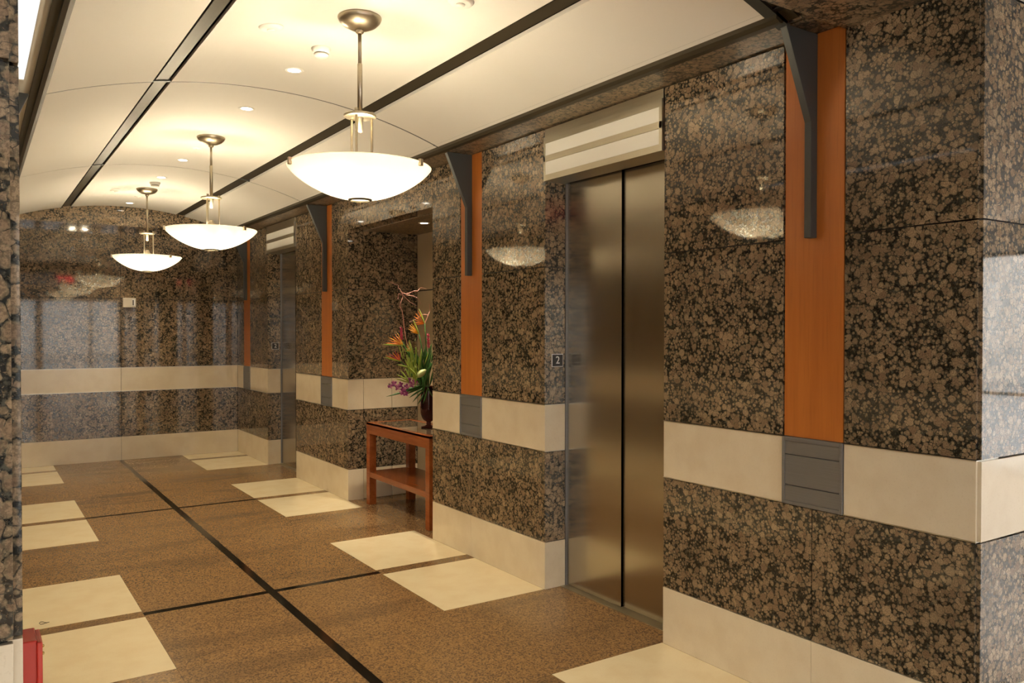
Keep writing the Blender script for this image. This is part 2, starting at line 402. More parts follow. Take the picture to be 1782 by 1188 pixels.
slabs_y(rtm, .006, 7, Z0, Z1, M['cream'], YC-.012, YC+.09, .004); slabs_y(rb, .006, 7, 0, ZB, M['cream'], YC-.012, YC+.09, .001)
struct(rw.build('wall_front'), 'granite end face turned to the daylight at the right edge', 'wall')
struct(rtm.build('trim_8'), 'cream stone band on the daylit end face', 'wall band')
struct(rb.build('baseboard_front'), 'cream stone base of the daylit end face', 'baseboard')

# ------------------------------------------------------------ vaulted ceiling
def arc_poly(x0, x1, d0, d1, n=20):
    """profile band between radius offsets d0 (lower) and d1 (upper)"""
    a = [(x0+(x1-x0)*i/n, arcz(x0+(x1-x0)*i/n)+d0) for i in range(n+1)]
    b = [(x1+(x0-x1)*i/n, arcz(x1+(x0-x1)*i/n)+d1) for i in range(n+1)]
    return a+b
def vault(mb, x0, x1, y0, y1, d0, d1, mat, n=20):
    pa = arc_poly(x0, x1, d0, d1, n); N_ = len(pa)
    vs = [(x, y0, z) for x, z in pa]+[(x, y1, z) for x, z in pa]; fs = []
    for i in range(n):
        j, k = N_-1-i, N_-2-i
        fs += [(i, i+1, k, j), (i+N_, j+N_, k+N_, i+1+N_), (i, i+N_, i+1+N_, i+1), (j, k, k+N_, j+N_)]
    fs += [(0, N_-1, 2*N_-1, N_), (n, n+N_, n+1+N_, n+1)]
    mb.add(vs, fs, mat, False)
XCH = (-2.100, -.828); CHW = .052
vx = [(-2.690, XCH[0]-CHW), (XCH[0]+CHW, XCH[1]-CHW), (XCH[1]+CHW, -.270)]
ce = MB()
for k in range(3):
    for x0, x1 in vx: vault(ce, x0, x1, A[k]+.011 if k else A[0]+.035, A[k+1]-.011, 0, .02, M['plaster'])
struct(ce.build('ceiling'), 'cream plaster barrel vault in panels', 'ceiling')
cg = MB(); vault(cg, XL+.2, -.2, A[0]+.03, A[3]+.05, .045, .06, M['gap'], 40)
for xc_ in XCH: vault(cg, xc_-.034, xc_+.034, A[0]+.03, A[3], .010, .03, M['bronze'], 2)
for k in (1, 2): vault(cg, XL+.25, -.25, A[k]-.0115, A[k]+.0115, .003, .03, M['steel_dark'], 40)
struct(cg.build('trim_9'), 'dark bronze channels between the vault panels', 'ceiling trim')
# edge channels (right and left) with the soffit strip beyond
ch = MB()
ch.prism([(-.275, ZTR-.006), (-.255, ZTR-.018), (-.235, ZTR-.018), (-.232, ZTR-.010), (-.200, ZTR-.010), (-.200, ZTR+.05), (-.275, ZTR+.05)], 'y', A[0]-.02, A[3], M['bronze'])
xl = -2.690
ch.prism([(xl, ZTR-.006), (xl-.02, ZTR-.018), (xl-.04, ZTR-.018), (xl-.043, ZTR-.010), (xl-.075, ZTR-.010), (xl-.075, ZTR+.05), (xl, ZTR+.05)], 'y', A[0]-.02, A[3], M['bronze'])
struct(ch.build('trim_10'), 'dark bronze edge channels along both sides of the vault', 'ceiling trim')
so = MB()
yy = [2.072, E1[0], E1[1], A[1], NI[0], NI[1], A[2], E2[0], E2[1], A[3]]
for p, q in zip(yy[:-1], yy[1:]): so.box(-.202, .16, p+.0015, q-.0015, ZT+.004, ZT+.04, M['granite_honed'])
so.box(-.3, .2, 2.1, YF, ZT+.035, ZT+.2, M['gap'])
so.box(XL-.01, .2, YF-.01, YF+.01, 3.0, 3.3, M['gap'])
struct(so.build('trim_11'), 'narrow granite soffit strip above the right wall', 'ceiling trim')
sl = MB(); sl.box(XL-.02, xl-.075, 3.0, A[3], ZTR, ZTR+.04, M['plaster']); sl.box(XL-.1, xl-.07, 2.1, YF, ZTR+.04, ZTR+.2, M['gap'])
struct(sl.build('trim_12'), 'cream plaster soffit strip along the left side', 'ceiling trim')
# near granite soffit beam and steel arch rib
ns = MB()
n = 30; poly = [(XL-.02, 2.915)]+[(.16, 2.915)]+[(.16, 3.35), (XL-.02, 3.35)]
ns.prism([(XL-.02, 2.905), (.004, 2.905), (.004, 3.35), (XL-.02, 3.35)], 'y', YC-.012, 2.068, M['granite_honed'])
struct(ns.build('trim_13'), 'dark granite soffit beam at the mouth of the corridor', 'ceiling trim')
rib = MB()
vault(rib, XL+.2, -.19, A[0]-.02, A[0]+.035, -.004, .10, M['steel_dark'], 40)
vault(rib, XL+.19, -.18, A[0]-.075, A[0]-.02, .012, .03, M['bronze'], 40)
struct(rib.build('trim_14'), 'dark steel arch rib at the near end of the vault', 'ceiling trim')

# ------------------------------------------------------------ entrance lobby behind the camera: ceiling, side walls, glazed front
lc = MB(); lc.box(-8, 7.1, -4.2, YC-.012, 2.895, 3.1, M['lobby_plaster'])
lc.box(-8.1, -8, -4.2, 1.6, 0, 3, M['lobby_plaster']); lc.box(7, 7.15, -4.2, 1.7, 2.55, 3, M['lobby_plaster'])
struct(lc.build('ceiling_lobby'), 'white plaster ceiling of the daylit lobby', 'ceiling')
YG = -4.0
wf = MB(); wf.box(-8, 6, YG-.15, YG+.05, 2.50, 2.9, M['lobby_plaster'])
posts = [(-8, -7.8), (-6.2, -6.0), (-4.4, -4.2), (-2.9, -2.75), (-1.53, -1.36), (-.16, -.09), (.60, .82), (1.08, 1.32), (1.53, 1.58), (1.77, 2.22), (2.85, 3.33), (4.2, 4.5), (5.8, 6)]
for p, q in posts: wf.box(p, q, YG-.06, YG+.04, 0, 2.52, M['bronze'])
for z in (.73, .90, .0): wf.box(-8, 6, YG-.02, YG+.02, z, z+.035, M['bronze'])
ws = MB()
for q in (-4.0, -2.7, -1.3, .1, 1.4): ws.box(6.96, 7.06, q-.04, q+.04, 0, 2.56, M['bronze'])
ws.box(6.98, 7.04, -4, 1.5, 0, .035, M['bronze']); ws.box(6.98, 7.04, -4, 1.5, .9, .935, M['bronze']); ws.box(6.98, 7.04, -4, 1.5, 2.52, 2.56, M['bronze'])
wo2 = struct(ws.build('window_2'), 'glazed right side of the lobby that lights the granite end face', 'window')
g2 = MB(); g2.box(7.01, 7.018, -4, 1.5, .03, 2.52, M['window_glass']); g2.build('glass_pane', wo2)
fc = MB(); fc.box(-30, 26, -22.4, -22, -.1, 7.5, M['facade'])
fc.box(26, 26.5, -26, 10, -.1, 7.5, M['facade'])  # unseen right-hand front, added to dim the sky mirrored in the end face
struct(fc.build('wall_outside'), 'grey building front across the street, plus an unseen front added right', 'building')
wo = struct(wf.build('window_1'), 'glazed lobby front with dark mullions seen in the far wall reflection', 'window')
gl = MB()
gl.box(-7.9, 5.9, YG-.03, YG-.022, .03, 2.5, M['window_glass']); gl.build('glass_pane', wo)
gr = MB(); gr.box(-60, 60, -60, YG-.16, -.16, -.10, M['ground']); gr.box(7.16, 60, YG-.16, 20, -.16, -.10, M['ground']); struct(gr.build('floor_outside'), 'paving outside the lobby windows', 'ground')
# wall and roof closing the building so that no sky leaks in
sh = MB(); sh.box(-8.2, 6.2, 1.6, 12, 3.34, 3.5, M['gap']); sh.box(.9, 1.1, 1.7, 12, 0, 3.4, M['gap']); sh.box(XL-.4, XL-.26, 1.6, 12, 0, 3.4, M['gap'])
sh.box(-8.2, 6.2, 11.6, 11.8, -.1, 3.5, M['gap']); sh.box(-8.2, 6.2, YC+.1, 1.75, 3.0, 3.5, M['gap'])
struct(sh.build('wall_shell'), 'plain structural shell behind the stone cladding', 'wall')
pd = bpy.data.lights.new('daylight_portal', 'AREA'); pd.shape = 'RECTANGLE'; pd.size = 13.8; pd.size_y = 2.5; pd.cycles.is_portal = True
po = bpy.data.objects.new('daylight_portal', pd); col.objects.link(po); po.location = (-1, YG-.1, 1.25); po.rotation_euler = (PI/2, 0, 0)
p2 = pd.copy(); p2.size = 5.4; po2 = bpy.data.objects.new('daylight_portal', p2); col.objects.link(po2); po2.location = (7.1, -1.25, 1.25); po2.rotation_euler = (PI/2, 0, PI/2)

# ------------------------------------------------------------ cherry panels, steel plates, steel brackets
where = ['at the corridor mouth', 'between near lift and alcove', 'between alcove and far lift', 'beside the far corner']
for k in range(4):
    a = A[k]
    o = MB().box(.004, .03, a-.148, a+.148, Z1+.002, ZT+.002, M['cherry'], .001).build('wood_panel')
    tag(o, 'tall orange cherry wood wall panel %s' % where[k], 'wall panel', 'orange wood panels on the right wall')
    pt = thing('steel_plate', 'brushed steel plate set in the cream band %s' % where[k], 'metal plate', (0, a, Z0), 'steel plates in the cream band')
    pl = MB(); d = Z1-Z0
    pl.box(-.0075, .03, -.152, -.138, .001, d, M['plate_steel'], .001); pl.box(-.0075, .03, .138, .152, .001, d, M['plate_steel'], .001)
    pl.box(-.0075, .03, -.138, .138, .001, .016, M['plate_steel'], .001); pl.box(-.0075, .03, -.138, .138, d-.018, d, M['plate_steel'], .001)
    pl.build('frame', pt)
    c = MB()
    for z0, z1 in ((.017, .0845), (.0880, .2210), (.2245, d-.019)): c.box(-.0035, .03, -.1375, .1375, z0, z1, M['plate_steel'], .0008)
    c.build('cover', pt)
def bracket(name, a, side, label):
    o = MB()
    f = (lambda x: x) if side > 0 else (lambda x: XL-x)
    poly = [(f(.002), ZTR-.014), (f(-.198), ZTR-.014), (f(-.205), ZTR-.02), (f(-.040), 2.545), (f(-.040), 2.050), (f(.002), 2.050)]
    o.prism(poly, 'y', a-.017, a+.017, M['steel_dark'])
    o = o.build(name)
    bv = o.modifiers.new('bevel', 'BEVEL'); bv.width = .002; bv.segments = 2
    return tag(o, label, 'bracket', 'steel fin brackets under the vault')
for k in range(4): bracket('steel_bracket', A[k], 1, 'dark steel fin bracket on the wood panel %s' % where[k])
bracket('steel_bracket', A[1], -1, 'grey steel fin bracket on the left, above the pillar edge')

# ------------------------------------------------------------ lifts
def elevator(n, e, wherel):
    dx = REV+.012
    ym = (e[0]+e[1])/2
    d = MB()
    root = struct(MB().box(dx-.012, dx+.10, e[1]-.006, e[1]+.1, 0, 2.72, M['plate_steel']).box(dx-.012, dx+.1, e[0]-.1, e[0]+.006, 0, 2.72, M['edge_metal'])
                  .box(dx-.004, dx+.1, e[0], e[1], 2.606, 2.72, M['door_steel']).build('door_%d' % n), 'brushed steel doors of the %s' % wherel, 'door')
    MB().box(dx+.001, dx+.05, ym+.001, e[1]-.008, .006, 2.60, M['door_steel'], .0006).build('door_panel', root)
    MB().box(dx+.016, dx+.05, e[0]+.006, ym-.0015, .006, 2.60, M['door_steel'], .0006).build('door_panel', root)
    MB().box(0.12, dx+.1, e[0], e[1], -.001, .004, M['lantern_steel']).build('sill', root)
    MB().box(dx-.02, dx+.12, e[0]-.02, e[1]+.02, 2.72, 2.95, M['gap']).build('header', root)
    MB().lathe((0, 0, 0), [(.004, -.001), (.004, .001)], M['gap'], 10).build('keyhole', root, (dx+.0125, ym+.13, 2.02)).rotation_euler = (0, PI/2, 0)
    # hall lantern above the doors
    t = thing('hall_lantern', 'satin steel signal lamp with two pale strips over the %s' % wherel, 'lamp', (0, ym, ZL), 'signal lamps above the lifts')
    hw = (e[1]-e[0])/2-.001; o = MB()
    H = ZT-.004-ZL
    o.box(-.006, REV-.01, -hw, hw, 0.0, H, M['lantern_steel'], .001)
    for z0, z1 in ((0, .037), (.120, .157), (.235, .275)): o.box(-.016, -.005, -hw, hw, z0, z1, M['lantern_steel'], .0008)
    o.box(-.016, -.005, -hw, -hw+.022, .036, .236, M['lantern_steel']); o.box(-.016, -.005, hw-.016, hw, .036, .236, M['lantern_steel'])
    o.build('housing', t)
    for z0 in (.038, .158): MB().box(-.012, -.0055, -hw+.0225, hw-.0165, z0, z0+.081 if z0 < .1 else z0+.076, M['opal']).build('lens', t)
    # floor number sign on the reveal
    s = thing('floor_number_sign', 'small black sign with a white 2 beside the %s' % wherel, 'sign', (.094, e[1], 1.46), 'floor number signs')
    MB().box(-.045, .045, -.005, 0, -.041, .041, M['sign_white'], .001).build('border', s)
    MB().box(-.041, .041, -.0065, -.001, -.037, .037, M['sign_black'], .0005).build('plate', s)
    cu = bpy.data.curves.new('numeral', 'FONT'); cu.body = '2'; cu.size = .068; cu.extrude = .0008; cu.align_x = 'CENTER'; cu.align_y = 'CENTER'
    co = bpy.data.objects.new('numeral_curve', cu); col.objects.link(co)
    dg = bpy.context.evaluated_depsgraph_get(); me = bpy.data.meshes.new_from_object(co.evaluated_get(dg)); bpy.data.objects.remove(co)
    me.materials.clear(); me.materials.append(M['sign_white'])
    no = bpy.data.objects.new('numeral', me); col.objects.link(no); no.parent = s; no.location = (0, -.0075, 0); no.rotation_euler = (PI/2, 0, 0)
elevator(1, E1, 'nearer lift')
elevator(2, E2, 'far lift')

# ------------------------------------------------------------ pendant lamps
def pendant(y, label):
    t = thing('pendant_lamp', label, 'lamp', (XC, y, ZCR), 'three glass bowl pendants')
    MB().lathe((0, 0, 0), [(.104, -.001), (.105, -.006), (.098, -.022), (.080, -.040), (.052, -.054), (.022, -.060), (.001, -.0605)], M['nickel'], 40).build('canopy', t)
    st = MB(); st.lathe((0, 0, 0), [(.013, -.055), (.019, -.062), (.019, -.074), (.014, -.080)], M['nickel'], 20)
    st.lathe((0, 0, 0), [(.0085, -.078), (.0085, -.225)], M['nickel'], 16)
    st.lathe((0, 0, 0), [(.0090, -.222), (.0120, -.226), (.0120, -.468)], M['nickel'], 16); st.build('stem', t)
    zr = -.475
    MB().lathe((0, 0, zr), [(.001, .007), (.074, .007), (.078, .004), (.078, -.004), (.074, -.007), (.001, -.007)], M['nickel'], 36).build('collar_ring', t)
    MB().lathe((0, 0, zr), [(.018, -.005), (.018, -.014), (.0135, -.018), (.0135, -.078), (.001, -.080)], M['nickel'], 20).build('socket', t)
    for k in range(3):
        a = PI/2+.35+k*2*PI/3; x, y_ = .058*math.cos(a), .058*math.sin(a)
        MB().lathe((x, y_, 0), [(.0062, zr+.022), (.0062, zr-.36)], M['nickel'], 12).lathe((x, y_, 0), [(.009, zr+.012), (.009, zr+.024)], M['nickel'], 12).build('rod', t)
    zc = zr-.235                                               # stepped lamp cap above the glass
    MB().lathe((0, 0, zc), [(.001, .062), (.014, .060), (.022, .046), (.022, .040), (.027, .038), (.027, .030), (.031, .028), (.033, .0), (.036, -.02), (.001, -.02)], M['nickel'], 24).build('cap', t)
    zb = 2.2815-ZCR; R = .342; prof = []
    def bz(r): q = r/R; return .150*(q**2.05)*.92+.012*(q**14)
    rs = [R*i/22 for i in range(23)]
    prof = [(max(r, .001), zb+bz(r)) for r in rs]+[(R+.002, zb+bz(R)+.006), (R-.003, zb+bz(R)+.010)]+[(max(r-.005, .001), zb+bz(r)+.007) for r in reversed(rs)]
    b = MB().lathe((0, 0, 0), prof, M['bowl'], 72).build('glass_bowl', t)
    MB().lathe((0, 0, zb), [(.046, -.0045), (.055, -.003), (.058, .004), (.050, .006), (.046, -.0045)], M['bronze'], 40, True, False).build('bottom_ring', t)
    for k in range(3):
        a = 1.05+k*2*PI/3; x, y_ = (R+.004)*math.cos(a), (R+.004)*math.sin(a)
        MB().box(-.007, .009, -.009, .009, -.020, .012, M['nickel'], .001).build('clip', t, (x, y_, zb+bz(R)+.005)).rotation_euler = (0, 0, a)
    for k in range(3):
        a = PI/2+.35+k*2*PI/3; MB().tube([(.058*math.cos(a), .058*math.sin(a), zr-.355), (.16*math.cos(a), .16*math.sin(a), zr-.356)], .005, M['nickel'], 8).build('spider_arm', t)
    for x in (-.10, .10): MB().lathe((x, 0, zb+.115), [(.001, -.048), (.026, -.041), (.043, -.024), (.048, 0), (.043, .024), (.026, .041), (.001, .048)], M['bulb'], 20).build('bulb', t)
    return t
pendant(3.70, 'white glass bowl pendant hanging nearest the camera')
pendant(6.63, 'white glass bowl pendant, middle one of the row')
pendant(9.42, 'white glass bowl pendant furthest away near the end wall')

# ------------------------------------------------------------ ceiling fittings
def on_vault(x, y, name, label, cat, group=None):
    t = thing(name, label, cat, (x, y, arcz(x)), group); s = (x-XC)/RV
    t.rotation_euler = (0, math.asin(s), 0); return t
dl = [(2.70, 'recessed downlight in front of the nearest pendant'), (4.66, 'recessed downlight beside the nearest smoke detector'), (5.64, 'recessed downlight before the middle pendant'), (7.65, 'recessed downlight just behind the middle pendant'), (8.63, 'recessed downlight beside the far smoke detector'), (10.57, 'recessed downlight nearest the far wall')]
def downlight(t, r=.036):
    MB().lathe((0, 0, 0), [(r, -.001), (r+.005, -.004), (r+.017, -.004), (r+.020, .001), (r+.020, .003), (r, .003), (r, -.001)], M['white_plastic'], 28, True, False).build('trim_ring', t)
    MB().lathe((0, 0, .0), [(r*.98, -.0025), (.001, -.0035)], M['downlight'], 24).build('lens', t)
for y, lb_ in dl:
    if y > 3: downlight(on_vault(XC, y, 'downlight', lb_, 'ceiling light', 'recessed downlights in the vault'))
    sd = bpy.data.lights.new('halogen_beam', 'SPOT'); sd.energy = 95; sd.color = (1, .83, .55); sd.spot_size = 1.75; sd.spot_blend = 1.; sd.shadow_soft_size = .03
    so_ = bpy.data.objects.new('halogen_beam', sd); col.objects.link(so_); so_.location = (XC, y, ZCR-.012)
def smoke(y, label):
    t = on_vault(XC, y, 'smoke_detector', label, 'smoke detector', 'smoke detectors on the vault')
    MB().lathe((0, 0, 0), [(.050, .001), (.052, -.004), (.044, -.026), (.040, -.028)], M['white_plastic'], 32).build('base', t)
    MB().lathe((0, 0, 0), [(.035, -.027), (.035, -.033)], M['gap'], 24).build('sensor_gap', t)
    MB().lathe((0, 0, 0), [(.040, -.032), (.039, -.040), (.028, -.050), (.001, -.053)], M['white_plastic'], 32).build('cap', t)
smoke(4.22, 'white smoke detector between the nearest pendant and a downlight'); smoke(8.96, 'white smoke detector before the furthest pendant')
def disc(x, y, r, d, label, name, cat):
    t = on_vault(x, y, name, label, cat, 'round white ceiling discs')
    MB().lathe((0, 0, 0), [(r, .001), (r*.98, -.004), (r*.80, -d), (r*.72, -d-.002), (.001, -d-.003)], M['white_plastic'], 32).build('cover', t)
    MB().lathe((0, 0, -d-.001), [(r*.35, .0), (r*.33, -.005), (.001, -.006)], M['white_plastic'], 24).build('button', t)
disc(-1.796, 4.02, .060, .012, 'round white ceiling disc left of the nearest pendant', 'ceiling_speaker', 'ceiling speaker')
disc(-1.17, 3.235, .062, .014, 'round white ceiling disc cut by the top edge of the picture', 'ceiling_speaker', 'ceiling speaker')
disc(-1.736, 9.63, .060, .012, 'round white ceiling disc left of the furthest pendant', 'ceiling_speaker', 'ceiling speaker')
disc(XC, 7.10, .034, .004, 'small flat white sprinkler cover beside the middle pendant stem', 'sprinkler_cover', 'sprinkler')
disc(XC, 10.0, .034, .004, 'small flat white sprinkler cover behind the furthest pendant', 'sprinkler_cover', 'sprinkler')
# niche downlight with its own beam
t = thing('downlight', 'recessed halogen downlight in the dark alcove ceiling', 'ceiling light', (.377, 6.58, ZN-.001)); downlight(t, .034)
sd = bpy.data.lights.new('alcove_beam', 'SPOT'); sd.energy = 110; sd.color = (1, .86, .62); sd.spot_size = 1.25; sd.spot_blend = .8; sd.shadow_soft_size = .03
so_ = bpy.data.objects.new('alcove_beam', sd); col.objects.link(so_); so_.location = (.377, 6.58, ZN-.02)

# exit sign hanging under the soffit beam (seen as a red glow in the far wall)
t = thing('exit_sign', 'red EXIT sign hanging at the corridor mouth, seen mirrored in the far wall', 'sign', (-1.27, 1.85, 2.80))
MB().box(-.16, .16, -.02, .02, -.09, .09, M['white_plastic'], .003).build('housing', t)
MB().box(-.012, .012, -.012, .012, .088, .106, M['white_plastic']).build('mount', t)
cu = bpy.data.curves.new('letters', 'FONT'); cu.body = 'EXIT'; cu.size = .155; cu.extrude = .002; cu.align_x = 'CENTER'; cu.align_y = 'CENTER'; cu.offset = .004
co = bpy.data.objects.new('c', cu); col.objects.link(co)
dg = bpy.context.evaluated_depsgraph_get(); me = bpy.data.meshes.new_from_object(co.evaluated_get(dg)); bpy.data.objects.remove(co)
me.materials.clear(); me.materials.append(M['exit_red']); no = bpy.data.objects.new('letters', me); col.objects.link(no); no.parent = t
no.location = (0, .022, 0); no.rotation_euler = (PI/2, 0, PI)

# small alarm device on the far wall
t = thing('alarm_box', 'small beige alarm box with a dark slot on the far wall beside the joint', 'alarm device', (-1.357, YF, 2.006))
MB().box(-.077, .077, -.035, 0, -.061, .061, M['beige_plastic'], .005).build('housing', t)
MB().box(.030, .068, -.042, -.033, -.045, .045, M['sign_white'], .004).build('strobe_lens', t)
MB().box(.036, .048, -.044, -.040, -.034, .034, M['sign_black'], .001).build('slot', t)
# red pull box on the left wall edge
t = thing('fire_alarm_box', 'red fire alarm box on the left wall behind the pillar edge', 'fire alarm', (XL, 1.545, 1.08))
MB().box(0, .022, -.040, .030, -.10, .073, M['red_paint'], .002).build('housing', t)
MB().box(.021, .029, -.046, .024, -.10, .071, M['red_paint'], .002).build('cover', t)
for z in (.044, .056): MB().lathe((0, 0, 0), [(.0025, 0), (.0025, .003), (.001, .004)], M['brass'], 10).build('screw', t, (.029, -.020, z)).rotation_euler = (0, PI/2, 0)

# ------------------------------------------------------------ console table
ZTAB = .780
tb = thing('console_table', 'reddish wood console table with lower shelf and glass top in the alcove', 'table', (.345, 6.575, 0))
X0, X1_, Y0, Y1_ = -.250, .235, -.625, .655
for sx in (0, 1):
    for sy_ in (0, 1):
        x = X0 if sx == 0 else X1_-.07; y = Y0 if sy_ == 0 else Y1_-.07
        MB().box(x, x+.07, y, y+.07, 0, ZTAB-.105, M['table_wood'], .002).build('leg', tb)
ap = MB(); ap.box(X0, X0+.022, Y0, Y1_, ZTAB-.105, ZTAB-.001, M['table_wood'], .001); ap.box(X1_-.022, X1_, Y0, Y1_, ZTAB-.105, ZTAB-.001, M['table_wood'], .001)
ap.box(X0+.022, X1_-.022, Y0, Y0+.022, ZTAB-.105, ZTAB-.001, M['table_wood'], .001); ap.box(X0+.022, X1_-.022, Y1_-.022, Y1_, ZTAB-.105, ZTAB-.001, M['table_wood'], .001)
ap.build('apron', tb)
tp = MB(); tp.box(X0, X0+.055, Y0, Y1_, ZTAB-.02, ZTAB, M['table_wood'], .001); tp.box(X1_-.055, X1_, Y0, Y1_, ZTAB-.02, ZTAB, M['table_wood'], .001)
tp.box(X0+.055, X1_-.055, Y0, Y0+.055, ZTAB-.02, ZTAB, M['table_wood'], .001); tp.box(X0+.055, X1_-.055, Y1_-.055, Y1_, ZTAB-.02, ZTAB, M['table_wood'], .001); tp.build('tabletop_frame', tb)
M['table_glass'] = plain('polished_glass_inset', (.10, .075, .05), .03); setp(M['table_glass'].node_tree.nodes['Principled BSDF'], IOR=1.9)
MB().box(X0+.056, X1_-.056, Y0+.056, Y1_-.056, ZTAB-.015, ZTAB-.002, M['table_glass']).build('glass_inset', tb)
MB().box(X0+.004, X1_-.004, Y0+.004, Y1_-.004, .262, .312, M['table_wood'], .002).build('shelf', tb)

# ------------------------------------------------------------ vase and flowers
VX, VY = .39, 6.52
va = thing('vase', 'dark red glass vase on a foot standing on the console table', 'vase', (VX, VY, ZTAB-.001))
MB().lathe((0, 0, 0), [(.064, 0), (.070, .004), (.067, .010), (.040, .016), (.022, .024), (.019, .032), (.026, .038), (.019, .045), (.022, .052)], M['vase_glass'], 40).build('foot', va)
MB().lathe((0, 0, 0), [(.018, .052), (.044, .066), (.062, .092), (.073, .130), (.077, .18), (.074, .26), (.069, .33), (.073, .372), (.069, .373), (.065, .33), (.070, .26), (.073, .18), (.058, .10), (.02, .07)], M['vase_glass'], 48, True, False).build('body', va)
ZV = ZTAB+.37
# a point on the plane Y = VY seen at photo pixel (px, py)
CAM = Vector((-3.0361, 0, 1.65))
def pt(px, py, y=None):
    d = fwd+(px-891)/1417.49*rt-(py-594)/1417.49*up; y = VY if y is None else y
    return CAM+d*((y-CAM.y)/d.y)
def petal(mb, base, tip, wid, mat, curl=.0, nrm=None, n=6):
    base, tip = Vector(base), Vector(tip); ax = tip-base; L_ = ax.length; ax.normalize()
    sd_ = ax.cross(Vector((.3, -1, .2)) if nrm is None else nrm).normalized(); nn = sd_.cross(ax)
    vs = []
    for i in range(n+1):
        q = i/n; wd = wid*math.sin(PI*min(1, q*.86+.10))**.8*(1-q*.15) if i < n else .0005
        c = base+ax*L_*q+nn*(curl*L_*math.sin(PI*q*.9)); th = .0015
        vs += [c-sd_*wd, c+nn*(wd*.45+th), c+sd_*wd, c+nn*(wd*.45-th)]
    fs = []
    for i in range(n):
        b = i*4
        for k in range(4): fs.append((b+k, b+(k+1) % 4, b+4+(k+1) % 4, b+4+k))
    fs += [(3, 2, 1, 0), (n*4, n*4+1, n*4+2, n*4+3)]
    mb.add(vs, fs, mat, True)
rnd = random.Random(3)
mouth = Vector((VX, VY, ZV))
def stem_to(p, bow=.03):
    a = mouth+Vector((rnd.uniform(-.03, .03), rnd.uniform(-.03, .03), -.05)); mid = (a+p)/2+Vector((0, 0, bow))
    return [a, a*.5+mid*.5, mid, mid*.5+p*.5, p]
def bird(px, py, dirpx, cols, label, y, spread=1.0, L_=.15):
    """bird of paradise: beak bract and a fan of pointed petals; dirpx = beak direction in the picture"""
    p = pt(px, py, y); t = thing('bird_of_paradise', label, 'flower', p, 'flowers in the vase')
    d = (rt*dirpx[0]+up*dirpx[1]).normalized(); o = Vector((0, 0, 0))
    st = MB(); pts = stem_to(p, .02); st.tube([q-p for q in pts], .005, M['leaf'], 8); st.build('stem', t)
    bk = MB(); petal(bk, o-d*.01, d*L_*1.15, .010, M['leaf_light']); bk.build('beak', t)
    side = d.cross(fwd).normalized()
    if side.z < 0: side = -side
    for k in range(6):
        a = (.12+.24*k)*spread; dd = (d*math.cos(a)+side*math.sin(a)+fwd*rnd.uniform(-.25, .25)).normalized()
        pe = MB(); petal(pe, dd*.005, dd*L_*(1.0-.05*k+rnd.uniform(-.12, .08)), .0055, cols[k % len(cols)]); pe.build('petal', t)
    return t
bird(702, 600, (-1, .02), [M['orange'], M['orange'], M['yellow_orange']], 'orange bird of paradise flower pointing left, upper left of the vase', VY-.05, .8, .16)
bird(696, 628, (-1, .25), [M['orange'], M['magenta']], 'orange bird of paradise flower lower left above the orchids', VY-.06, 1.0, .125)
bird(739, 563, (-.38, 1), [M['orange']], 'topmost orange bird of paradise flower beside the wall edge', VY, -1.0, .125)
bird(729, 581, (-.40, 1), [M['yellow_orange']], 'yellow orange bird of paradise flower under the topmost one', VY-.02, -.7, .12)
bird(718, 612, (-.3, 1), [M['yellow_orange'], M['leaf_light']], 'small yellow bird of paradise flower in the middle of the bouquet', VY-.08, -.9, .095)
def ginger(px, py, py0, label, y, r=.012):
    p1, p0 = pt(px, py, y), pt(px+1, py0, y); t = thing('ginger_flower', label, 'flower', p0, 'flowers in the vase')
    st = MB(); st.tube([q-p0 for q in stem_to(p0, .01)], .004, M['leaf'], 8); st.build('stem', t)
    b = MB(); ax = p1-p0
    for k in range(16):
        q = k/16; a = k*2.4; c = ax*q; out = Vector((math.cos(a), math.sin(a), .9)).normalized()
        petal(b, c, c+out*r*(1.9-q*.6)+ax*.10, r*.55, M['magenta'], n=4)
    b.build('bract_head', t)
ginger(698, 571, 592, 'magenta ginger flower spike left of the orange flowers', VY-.03)
ginger(745, 582, 606, 'dark magenta flower spike close to the wall edge', VY+.02)
# orchid spray
t = thing('orchid_spray', 'purple and pink orchid spray drooping over the left of the vase', 'flower', pt(705, 680, VY-.08), 'flowers in the vase')
b0 = pt(705, 680, VY-.08)
sp_ = MB(); sp_.tube([mouth-b0, pt(722, 668, VY-.06)-b0, pt(705, 674, VY-.08)-b0, pt(688, 672, VY-.10)-b0, pt(676, 668, VY-.11)-b0], .0035, M['leaf'], 8); sp_.build('stem', t)
for px, py in ((722, 664), (717, 669), (708, 672), (712, 662), (702, 677), (697, 669), (692, 674), (686, 667), (680, 671), (700, 682), (706, 684)):
    c = pt(px, py, VY-.09-rnd.uniform(0, .03))-b0; o = MB()
    for k in range(5):
        a = k*2*PI/5+rnd.random(); dd = (rt*math.cos(a)+up*math.sin(a)-fwd*.35).normalized()
        petal(o, c, c+dd*.030, .011, M['purple'] if (k+int(px)) % 3 else M['pink'], n=4, nrm=fwd)
    o.build('blossom', t)
